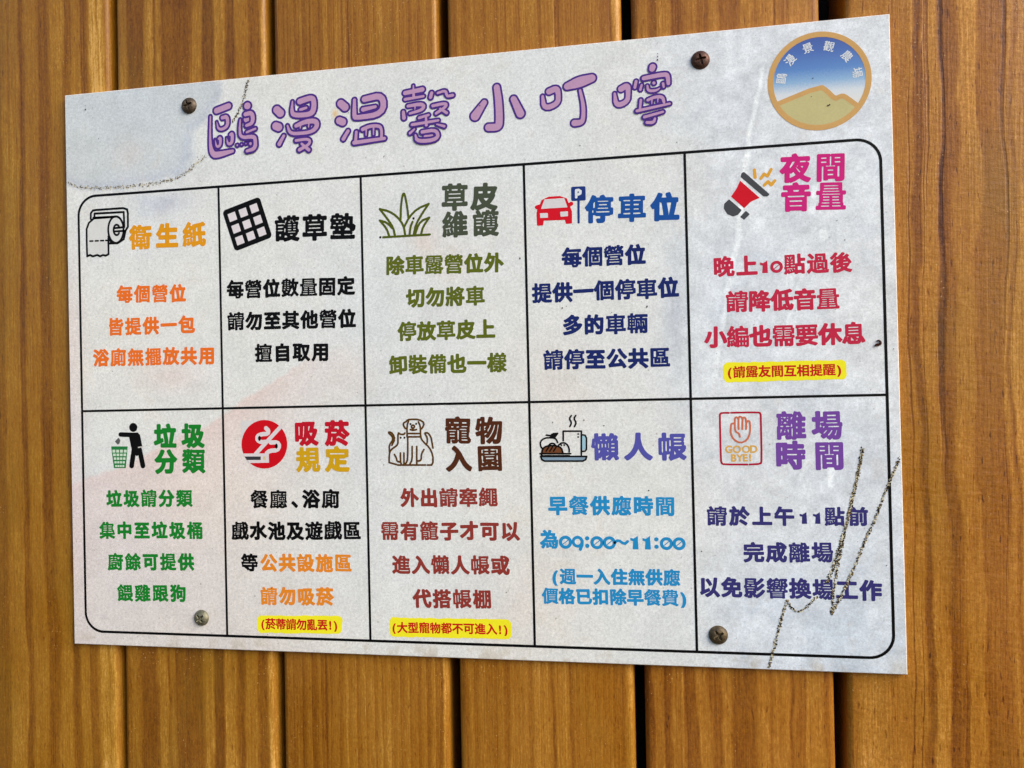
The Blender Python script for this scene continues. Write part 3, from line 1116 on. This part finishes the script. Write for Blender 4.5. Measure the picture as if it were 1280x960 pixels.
rr_ = ce.mm(19, 500, 500)
blob(mm_, lambda U, V: np.maximum(chain_dist(U, V, rl, [rr_] * len(rl)), np.hypot(U - cen[0], V - cen[1]) - rad * .95), rl, rr_ + .5, TAN, 0.2, 0.08)
mm_.build('hills', emblem)
mr_ = MB()
blob(mr_, lambda U, V: np.abs(np.hypot(U - cen[0], V - cen[1]) - rad * .945) - rad * .055, [cen], rad + 1, TAN, 0.25, 0.10)
mr_.build('rim', emblem)
ml_ = MB()
WHT = C(232, 236, 238)
for ch, x, y in (('鷗', 220, 470), ('漫', 285, 330), ('景', 418, 240), ('觀', 577, 228), ('農', 712, 300), ('場', 790, 424)):
    q = ce(x, y)
    v = q - cen
    put_glyph(ml_, ch, q[0], q[1], ce.mm(84, x, y), WHT, 0.012, 0.10, math.atan2(v[1], v[0]) - math.pi / 2)
ml_.build('lettering', emblem)

# ------------------------------------------------------------------ icons
def icon(name, label=None):
    return MB(), name, label


# toilet roll
c = Crop(95, 240, 7.111)
m = MB()
area(m, c, [(98, 330), (120, 260), (160, 235), (350, 222), (430, 300), (430, 400), (370, 455), (290, 455), (288, 555), (100, 565)], C(226, 226, 222), 0.05)
strokes(m, c, [
    [(132, 240), (132, 190), (150, 165), (180, 160), (420, 143), (455, 155), (462, 190), (462, 310), (440, 345), (345, 350)],
    [(165, 220), (165, 192), (425, 178), (430, 305)], [(155, 230), (355, 218)], [(430, 312), (342, 322)]], 7.5, BLACK, rnd=0)
strokes(m, c, [
    ell(355, 335, 68, 118), ell(362, 337, 27, 46, 24, 40, 330),
    [(350, 220), (160, 235), (115, 275), (95, 330), (96, 440), (100, 572), (125, 560), (150, 572), (190, 560), (215, 572), (240, 560), (265, 566), (290, 553), (288, 410)],
    [(288, 395), (308, 440), (330, 455)], [(292, 457), (370, 455), (425, 420), (440, 350)]], 7.5, BLACK, rnd=0)
strokes(m, c, [[(125, 437), (150, 436)], [(172, 435), (198, 434)], [(220, 433), (245, 432)], [(265, 431), (280, 431)]], 6, BLACK)
m.build('toilet_roll_icon', board)
# lawn protection grid
c = Crop(275, 240, 7.111)
m = MB()
area(m, c, [(60, 190), (330, 85), (425, 380), (155, 485)], BLACK, 0.06, 32)
ex, ey = np.array([97, -38.0]), np.array([33, 104.0])
for i in range(3):
    for j in range(3):
        o = np.array([111, 221.0]) + ex * i + ey * j
        k = 0.305
        area(m, c, [tuple(o + (-ex - ey) * k), tuple(o + (ex - ey) * k), tuple(o + (ex + ey) * k), tuple(o + (-ex + ey) * k)], C(232, 224, 226), 0.09, 3)
m.build('grid_mat_icon', board)
# grass tuft
c = Crop(460, 220, 7.111)
m = MB()
strokes(m, c, [
    [(290, 385), (293, 270), (305, 180), (318, 150), (331, 180), (348, 270), (360, 370)],
    [(330, 520), (318, 440), (260, 360), (185, 312), (105, 294)], [(105, 294), (180, 390), (225, 460), (240, 530)],
    [(105, 395), (170, 415), (218, 465)], [(105, 395), (165, 465), (187, 530)],
    [(322, 452), (370, 360), (440, 290), (540, 248)], [(540, 248), (490, 320), (425, 430), (408, 520)],
    [(430, 475), (470, 400), (545, 370)], [(545, 370), (490, 450), (472, 518)], [(440, 455), (420, 520)],
    [(370, 520), (378, 450), (396, 408)], [(135, 545), (550, 520)]], 8.5, C(84, 94, 22), rnd=1)
strokes(m, c, [[(405, 377)], [(110, 545)]], 9, BLACK)
m.build('grass_icon', board)
# car and parking sign
c = Crop(660, 220, 6.4)
m = MB()
CR = C(222, 20, 40)
area(m, c, [(84, 262), (330, 250), (344, 285), (345, 372), (310, 375), (302, 343), (120, 350), (114, 388), (80, 390), (76, 300)], CR, 0.06, 8)
strokes(m, c, [[(92, 265), (125, 178), (295, 168), (325, 245)]], 9, CR, 0.075, rnd=1)
strokes(m, c, [[(72, 250), (90, 244)], [(332, 230), (346, 222)]], 14, CR, 0.085, rnd=0)
LT = C(228, 224, 224)
area(m, c, [(108, 260), (134, 190), (288, 180), (312, 248)], LT, 0.10, 3)
area(m, c, [(100, 302), (154, 300), (156, 330), (102, 332)], LT, 0.10, 4)
area(m, c, [(262, 290), (316, 287), (316, 318), (264, 322)], LT, 0.10, 4)
m.build('car_icon', board)
m = MB()
area(m, c, [(357, 98), (448, 94), (450, 184), (358, 188)], C(34, 58, 128), 0.06, 12)
strokes(m, c, [[(404, 195), (405, 372)]], 8, C(34, 58, 128), 0.05)
strokes(m, c, [[(386, 170), (386, 115), (405, 112), (420, 122), (418, 140), (400, 148), (388, 148)]], 9, WHT, 0.09, rnd=0)
m.build('parking_sign_icon', board)
# megaphone
c = Crop(880, 180, 6.4)
m = MB()
GY = C(76, 78, 82)
area(m, c, [(308, 240), (318, 234), (512, 404), (502, 410), (480, 410), (304, 260)], GY, 0.06, 10)
area(m, c, [(290, 298), (440, 430), (375, 458), (322, 510), (220, 420), (262, 360)], C(218, 20, 40), 0.06, 3)
area(m, c, [(200, 450), (294, 530), (268, 562), (232, 574), (190, 556), (165, 515), (168, 480)], GY, 0.06, 6)
area(m, c, [(335, 542), (358, 562), (320, 600), (297, 582)], GY, 0.06, 6)
m.build('megaphone_icon', board)
m = MB()
for ln in ([(403, 208), (410, 268)], [(455, 275), (480, 240), (508, 256), (537, 203)], [(482, 330), (512, 300), (538, 328), (566, 294)]):
    strokes(m, c, [ln], 11, C(232, 170, 60), rnd=0)
m.build('sound_bolts_icon', board)
# litter bin figure
c = Crop(125, 515, 8.828)
m = MB()
strokes(m, c, [[(368, 170)]], 39, BLACK)
strokes(m, c, [[(228, 248), (345, 252)]], 20, BLACK, 0.075)
area(m, c, [(325, 238), (415, 236), (434, 258), (458, 372), (352, 380)], BLACK, 0.09, 9)
strokes(m, c, [[(376, 410), (350, 592)], [(438, 415), (474, 592)]], 23, BLACK, 0.06, rnd=0)
area(m, c, [(352, 378), (450, 392), (455, 430), (410, 480), (360, 440)], BLACK, 0.105, 6)
strokes(m, c, [[(425, 391), (474, 382)]], 5, C(214, 206, 200), 0.12)
area(m, c, [(205, 290), (221, 312), (212, 346), (196, 354), (170, 325)], C(98, 98, 98), 0.06, 4)
m.build('tidy_figure_icon', board)
m = MB()
area(m, c, [(128, 384), (302, 384), (282, 614), (158, 614)], C(40, 128, 66), 0.06, 4)
for j in range(5):
    for i in range(4):
        y = 432 + j * 41
        x = 154 + i * 42 + (y - 430) * 0.095 * (1.6 - i)
        hw, hh = 15.5 - j * 1.2, 15.5 - j * 1.2
        area(m, c, [(x - hw, y - hh), (x + hw, y - hh), (x + hw, y + hh), (x - hw, y + hh)], C(212, 232, 208), 0.085, 0)
m.build('litter_bin_icon', board)
# smoking roundel
c = Crop(290, 515, 8.258)
m = MB()
area(m, c, [(92, 90), (330, 88), (330, 330), (95, 335)], C(228, 224, 222), 0.04)
area(m, c, ell(335, 333, 236, 251), C(214, 14, 30), 0.06)
PK = C(232, 222, 222)
strokes(m, c, [[(505, 150), (245, 432)]], 17, PK, 0.08, rnd=0)
strokes(m, c, [[(352, 168), (378, 190), (372, 225), (300, 230), (262, 250), (262, 290), (300, 312), (350, 308)], [(400, 315), (470, 312), (492, 350), (468, 395), (390, 400), (360, 425)]], 18, PK, 0.095, rnd=1)
area(m, c, [(118, 432), (378, 430), (380, 520), (180, 524)], PK, 0.11, 3)
area(m, c, [(132, 459), (298, 459), (298, 495), (155, 495)], C(58, 58, 62), 0.13)
area(m, c, [(322, 458), (348, 458), (348, 494), (322, 494)], C(226, 206, 160), 0.13)
area(m, c, ell(285, 272, 15, 26), BLACK, 0.12)
area(m, c, ell(459, 352, 15, 26), BLACK, 0.12)
m.build('smoking_icon', board)
# dog and cat
c = Crop(475, 510, 8.0)
m = MB()
BR = C(92, 60, 20)
strokes(m, c, [
    [(270, 125), (292, 113), (390, 113), (446, 150), (420, 208), (404, 206)], [(262, 135), (228, 155), (250, 205), (268, 205)], [(285, 130), (270, 180), (272, 290)],
    [(385, 140), (405, 185), (405, 290), (430, 335), (495, 395), (530, 470), (530, 570), (475, 570)],
    [(280, 255), (400, 255)], [(280, 288), (402, 288)], [(305, 215), (330, 224), (365, 215)], [(330, 200), (330, 222)],
    [(278, 290), (278, 505), (265, 550), (240, 562)], [(322, 385), (322, 520), (300, 560)], [(368, 385), (368, 565)], [(440, 415), (414, 460), (412, 525), (375, 530)],
    [(450, 250), (480, 246), (510, 290), (518, 330), (530, 400)], [(450, 258), (475, 300), (472, 350)],
    [(180, 350), (180, 245), (205, 264), (240, 264), (250, 250)], [(180, 350), (170, 375), (105, 420), (92, 470), (92, 570), (455, 570)],
    [(95, 440), (92, 370), (130, 322), (122, 280), (85, 250), (95, 235), (130, 258), (150, 310), (120, 372)],
    [(145, 465), (165, 500), (172, 535), (205, 540)], [(205, 450), (205, 535), (215, 565)], [(240, 450), (240, 565)], ell(330, 186, 15, 15, 16)], 7.8, BR, rnd=1)
strokes(m, c, [[(305, 160)], [(362, 158)], [(207, 297)], [(245, 297)]], 9, C(40, 30, 18), 0.08)
m.build('dog_and_cat_icon', board)
# breakfast tray
c = Crop(665, 510, 6.4)
m = MB()
strokes(m, c, [
    [(315, 60), (298, 85), (318, 118), (303, 148)], [(350, 60), (335, 85), (355, 118), (340, 148)],
    [(205, 275), (190, 242), (150, 237), (100, 240), (66, 268), (70, 310), (88, 330)], [(115, 217), (160, 222)], [(205, 203), (165, 205), (145, 228), (180, 238), (205, 203)], [(150, 228), (190, 212)],
    [(215, 295), (240, 276), (275, 283), (298, 320), (298, 350)]], 6, BLACK, 0.09, rnd=1)
strokes(m, c, [[(250, 260), (250, 185), (395, 185), (395, 375)], [(400, 213), (425, 218), (436, 240), (436, 330), (425, 345), (400, 347)], [(65, 365), (310, 365)], [(300, 382), (82, 382), (70, 366)]], 6, BLACK, 0.08, rnd=0)
strokes(m, c, [[(370, 208)], [(370, 232)], [(235, 297)], [(258, 297)]], 6.5, BLACK, 0.08)
area(m, c, [(402, 222), (425, 226), (428, 330), (402, 336)], C(166, 208, 222), 0.06)
area(m, c, [(82, 362), (80, 340), (98, 315), (130, 303), (200, 303), (235, 320), (246, 362)], C(120, 72, 42), 0.06)
strokes(m, c, [[(78, 362), (82, 335), (98, 313), (130, 301), (200, 301), (237, 320), (248, 362)], [(135, 298), (150, 283), (175, 283), (188, 298)]], 6, BLACK, 0.10, rnd=1)
strokes(m, c, [[(113, 345), (135, 312)], [(143, 345), (165, 310)], [(173, 345), (195, 310)]], 5, BLACK, 0.115)
area(m, c, [(72, 390), (436, 390), (424, 418), (404, 422), (100, 422), (84, 416)], C(140, 166, 186), 0.06)
strokes(m, c, [[(70, 387), (438, 387), (430, 412), (408, 424), (100, 424), (80, 412), (70, 387)]], 6, BLACK, 0.125, rnd=0)
m.build('breakfast_icon', board)
# farewell hand
c = Crop(890, 500, 7.111)
m = MB()
strokes(m, c, [[(150, 114), (95, 114), (70, 122), (70, 160), (78, 500), (82, 560), (105, 573), (315, 573)], [(170, 113), (410, 109), (432, 118), (434, 160), (442, 540), (432, 568), (335, 573)]], 7.6, C(182, 26, 54), rnd=1)
m.build('card_border_icon', board)
m = MB()
HN = C(212, 118, 88)
strokes(m, c, [
    [(190, 208), (170, 212), (167, 250), (165, 295), (190, 350), (250, 384), (312, 358), (340, 290), (338, 200), (325, 182), (305, 195), (303, 258)],
    [(303, 195), (300, 165), (285, 152), (271, 170), (270, 258)], [(270, 170), (262, 150), (240, 147), (235, 175), (237, 258)],
    [(235, 172), (222, 152), (204, 158), (202, 200), (205, 278), (240, 298), (248, 326)]], 7.6, HN, rnd=1)
m.build('hand_icon', board)
m = MB()
GD = C(228, 176, 84)
for ch, x, y, hh in (('G', 149, 438, 66), ('O', 221, 438, 66), ('O', 302, 437, 66), ('D', 371, 436, 66), ('B', 194, 515, 64), ('Y', 248, 514, 64), ('E', 297, 513, 64), ('!', 340, 512, 64)):
    D, e, k = glyph(ch, True)
    q = c(x, y)
    put_glyph(m, ch, q[0], q[1], c.mm(hh, x, y) / (e[3] - e[2] + 0.04), GD, 0.034, 0.06, 0, True, ((e[0] + e[1]) / 2, (e[2] + e[3]) / 2))
m.build('good_bye_lettering', board)

# ------------------------------------------------------------------ glitter pen lines: flecks of gold, brown and cream
GLM = [C(66, 54, 34), C(36, 30, 22), C(150, 124, 76), C(232, 222, 190), C(100, 84, 52)]


def glitter(mb, crop, pts, half_px, density, z=0.16, weights=(4, 4, 3, 2, 3), fleck=0.42):
    p = [crop(*q) for q in smooth_pts(pts, 2)]
    hw = crop.mm(half_px, *pts[0])
    for a, b in zip(p[:-1], p[1:]):
        d = b - a
        Ls = np.linalg.norm(d)
        if Ls < 1e-6:
            continue
        nrm = np.array([-d[1], d[0]]) / Ls
        for _ in range(max(1, int(Ls * density + random.random()))):
            q = a + d * random.random() + nrm * hw * max(-1, min(1, random.gauss(0, 0.55)))
            if not (0.6 < q[0] < BW - 0.6 and 0.6 < q[1] < BH - 0.6):
                continue
            s = fleck * random.uniform(0.4, 1.15)
            k = random.choice((3, 4, 5))
            a0 = random.random() * 6.28
            zz_ = z + random.random() * 0.05
            mb.poly([B(q[0] + s * random.uniform(.6, 1.2) * math.cos(a0 + 6.283 * i / k), q[1] + s * random.uniform(.6, 1.2) * math.sin(a0 + 6.283 * i / k), zz_) for i in range(k)], random.choices(GLM, weights)[0])


c = Crop(80, 80, 4.923)
m = MB()
glitter(m, c, [(22, 728), (90, 760), (220, 766), (380, 756), (520, 745), (620, 725), (720, 690), (800, 630), (870, 565)], 11, 5.6, weights=(3, 1, 4, 4, 3), fleck=0.34)
glitter(m, c, [(1038, 360), (1085, 280), (1110, 200), (1128, 130), (1135, 75)], 9, 6.5, fleck=0.38)
tag(m.build('glitter_line', board), label='curved glittery gold pen line in the upper left corner', kind='stuff')
c = Crop(870, 540, 3.097)
m = MB()
for pts, hp, de in (([(279, 918), (300, 850), (325, 740), (354, 648)], 5.5, 9), ([(354, 648), (368, 685), (405, 700), (440, 665), (470, 635)], 4.5, 6),
                    ([(505, 585), (525, 540), (545, 480), (575, 385), (600, 290), (628, 160), (646, 60)], 7, 10), ([(640, 95), (622, 180), (600, 280), (565, 440), (540, 560), (524, 700)], 5.5, 8),
                    ([(524, 706), (560, 640), (615, 520), (655, 420), (700, 320), (750, 190), (798, 80)], 5.5, 9)):
    glitter(m, c, pts, hp, de, weights=(5, 6, 2, 5, 2))
tag(m.build('glitter_line', board), label='jagged glittery gold pen scribble in the lower right corner', kind='stuff')

# ------------------------------------------------------------------ dirt specks on the print
m = MB()
DS = [C(64, 44, 30), C(90, 66, 44), C(48, 36, 30)]
spots = [(128, 114.5, 1.0), (182, 109.5, 1.2), (107, 137, 1.1), (107, 132, .5), (458, 81, .9), (822, 54, .5), (822, 67, .5), (822, 71, .7), (822, 75, .9), (600, 132, .6), (650, 323, .8), (703, 385, .9), (708, 383, .5), (691, 528, .6),
         (1117, 436, .7), (877, 689, .6), (1108, 707, .7), (480, 581, .8), (535, 101, .5), (319, 745, .6), (141, 464, .6), (340, 735, .6), (1035, 132, 1.1), (1037, 131, .7), (1014, 121, .6), (1016, 98, .6), (730, 525, .8), (755, 532, .6), (811, 613, .7),
         (436, 141, .5), (480, 196, .6), (725, 182, .6), (846, 178, .7), (1056, 300, .6), (1046, 276, .5), (865, 695, .5)]
for _ in range(55):
    spots.append((random.uniform(90, 1120), random.uniform(110, 830), abs(random.gauss(0, .24)) + .12))
for x, y, s in spots:
    q = P(x, y)
    if not (1 < q[0] < BW - 1 and 1 < q[1] < BH - .4):
        continue
    s *= 0.40
    a0 = random.random() * 6
    el = random.uniform(.7, 1.6)
    mat = random.choice(DS)
    m.poly([B(q[0] + s * random.uniform(.75, 1.2) * math.cos(a0 + i * 6.283 / 7), q[1] + s * el * random.uniform(.75, 1.2) * math.sin(a0 + i * 6.283 / 7), 0.24 + random.random() * .03) for i in range(7)], mat)
tag(m.build('dirt_specks', board), kind='stuff')

# ------------------------------------------------------------------ screws
def metal(name, c0, c1, c2, met, rough):
    m, t, b = new_mat(name)
    n = N(t)
    tc = n.node('ShaderNodeTexCoord').outputs['Object']
    a = n.noise(tc, 420, 5, 0.7)
    d = n.noise(n.mapping(tc, (1, 1, 1), (5, 2, 8)), 1500, 3, 0.7)
    f = n.math('ADD', n.math('MULTIPLY', a, 0.65), n.math('MULTIPLY', d, 0.35))
    n.link(n.ramp(f, [(0.32, lin(c0)), (0.5, lin(c1)), (0.68, lin(c2))]), b.inputs['Base Color'])
    n.link(n.math('ADD', n.math('MULTIPLY', d, 0.35), rough), b.inputs['Roughness'])
    b.inputs['Metallic'].default_value = met
    bp = n.node('ShaderNodeBump')
    bp.inputs['Strength'].default_value = 0.5
    bp.inputs['Distance'].default_value = 0.0002
    n.link(f, bp.inputs['Height'])
    n.link(bp.outputs[0], b.inputs['Normal'])
    return m


def screw(x, y, dia, turn, mat, label, tilt=(0, 0)):
    q = P(x, y)
    rad_, hgt = dia / 2, 2.1
    nr, na = 34, 120
    vs, fs = [], []
    wdt, arm, dep = 0.085 * dia, 0.29 * dia, 1.9

    def zz(px, py):
        r = math.hypot(px, py) / rad_
        z = hgt * max(0.0, 1 - r ** 2.6) ** 0.62
        z = min(z, hgt * 0.93 + 0.07 * hgt * (1 - r))
        cx, cy = abs(px * math.cos(turn) + py * math.sin(turn)), abs(-px * math.sin(turn) + py * math.cos(turn))
        rr = math.hypot(px, py)
        taper = max(0, 1 - rr / arm)
        lim = wdt * (0.55 + 0.45 * taper)
        inside = min(cx, cy) - lim
        k = max(0.0, min(1.0, -inside / 0.16)) * max(0.0, min(1.0, (arm - rr) / 0.35))
        k = max(k, max(0.0, min(1.0, (wdt * 1.35 - rr) / 0.2)))
        return z - dep * k * (0.55 + 0.45 * taper)
    vs.append((0, -zz(0, 0), 0))
    for i in range(1, nr + 1):
        r = rad_ * (i / nr) ** 0.85
        for j in range(na):
            a = 2 * math.pi * j / na
            px, py = r * math.cos(a), r * math.sin(a)
            vs.append((px, -zz(px, py), py))
    for j in range(na):
        fs.append((0, 1 + j, 1 + (j + 1) % na))
    for i in range(nr - 1):
        for j in range(na):
            a, b = 1 + i * na + j, 1 + i * na + (j + 1) % na
            fs.append((a, a + na, b + na, b))
    # shank going into the plank
    base = len(vs)
    for yy, rr in ((0.0, rad_), (0.02, 1.9), (24.0, 1.9), (30.0, 0.2)):
        for j in range(na):
            a = 2 * math.pi * j / na
            vs.append((rr * math.cos(a), yy, rr * math.sin(a)))
    for i in range(3):
        for j in range(na):
            a, b = base + i * na + j, base + i * na + (j + 1) % na
            fs.append((a, a + na, b + na, b))
    mb_ = MB()
    mb_.mesh([tuple(k / 1000 for k in v) for v in vs], fs, mat)
    o = mb_.build('screw', None, smooth=True)
    bx = B(q[0], q[1], 0.10)
    o.location = (bx[0], bx[1], bx[2] + ZC)
    o.rotation_euler = (math.radians(tilt[0]), 0, math.radians(tilt[1]))
    tag(o, label, 'screw', 'screws holding the notice board')
    return o


screw(236.6, 132.3, 8.6, 0.35, metal('tarnished_steel', (42, 33, 24), (80, 67, 52), (116, 100, 80), 0.45, 0.36), 'tarnished grey brown screw left of the purple title')
screw(875.4, 75.4, 8.7, 0.25, metal('rusty_steel', (38, 22, 16), (78, 48, 36), (120, 80, 60), 0.45, 0.34), 'dark rusty brown screw between the title and the round emblem', (3, 2))
screw(252.1, 772.2, 8.4, 0.70, metal('dull_zinc', (74, 70, 54), (118, 114, 92), (150, 146, 122), 0.55, 0.32), 'dull silver grey screw below the green rubbish text')
screw(897.8, 793.6, 8.8, 0.55, metal('bronzed_steel', (50, 40, 26), (84, 70, 48), (122, 104, 76), 0.50, 0.34), 'bronze coloured screw below the dark indigo departure text', (-3, 2))

# ------------------------------------------------------------------ a curled scrap of debris stuck to the board
c = Crop(1075, 410, 24.0)
pts = [c(*q) for q in smooth_pts([(485, 400), (540, 370), (600, 400), (610, 460), (570, 505), (490, 490), (440, 545)], 2)]
k = c.mm(1)
m_bug, t_, b_ = new_mat('dried_brown_debris')
n_ = N(t_)
f_ = n_.noise(n_.node('ShaderNodeTexCoord').outputs['Object'], 2500, 2)
n_.link(n_.ramp(f_, [(0.35, lin((22, 9, 4))), (0.65, lin((74, 30, 16)))]), b_.inputs['Base Color'])
b_.inputs['Roughness'].default_value = 0.65
b_.inputs['Specular IOR Level'].default_value = 0.15
o0 = pts[len(pts) // 2]
mb = MB()
vs, fs, ns = [], [], 10
rds = np.interp(np.linspace(0, 1, len(pts)), [0, .25, .55, .8, 1], [16, 28, 42, 34, 24]) * k
for i, q in enumerate(pts):
    a, b = pts[max(0, i - 1)], pts[min(len(pts) - 1, i + 1)]
    d = (b - a) / np.linalg.norm(b - a)
    nn = np.array([-d[1], d[0]])
    for j in range(ns):
        an = 2 * math.pi * j / ns
        off = nn * rds[i] * math.cos(an)
        hgt = rds[i] * 0.8 * math.sin(an) + 0.55
        vs.append(((q[0] + off[0] - o0[0]) / 1000, -hgt / 1000, (q[1] + off[1] - o0[1]) / 1000))
for i in range(len(pts) - 1):
    for j in range(ns):
        a, b = i * ns + j, i * ns + (j + 1) % ns
        fs.append((a, b, b + ns, a + ns))
fs += [tuple(range(ns)), tuple(range((len(pts) - 1) * ns, len(pts) * ns))[::-1]]
mb.mesh(vs, fs, m_bug)
bug = mb.build('debris_scrap', None, smooth=True)
bx = B(o0[0], o0[1], 0.02)
bug.location = (bx[0], bx[1], bx[2] + ZC)
tag(bug, 'tiny curled dark brown scrap stuck beside the frame line right of the crimson text', 'debris')

bpy.data.objects.remove(fob)
bpy.data.curves.remove(fcu)
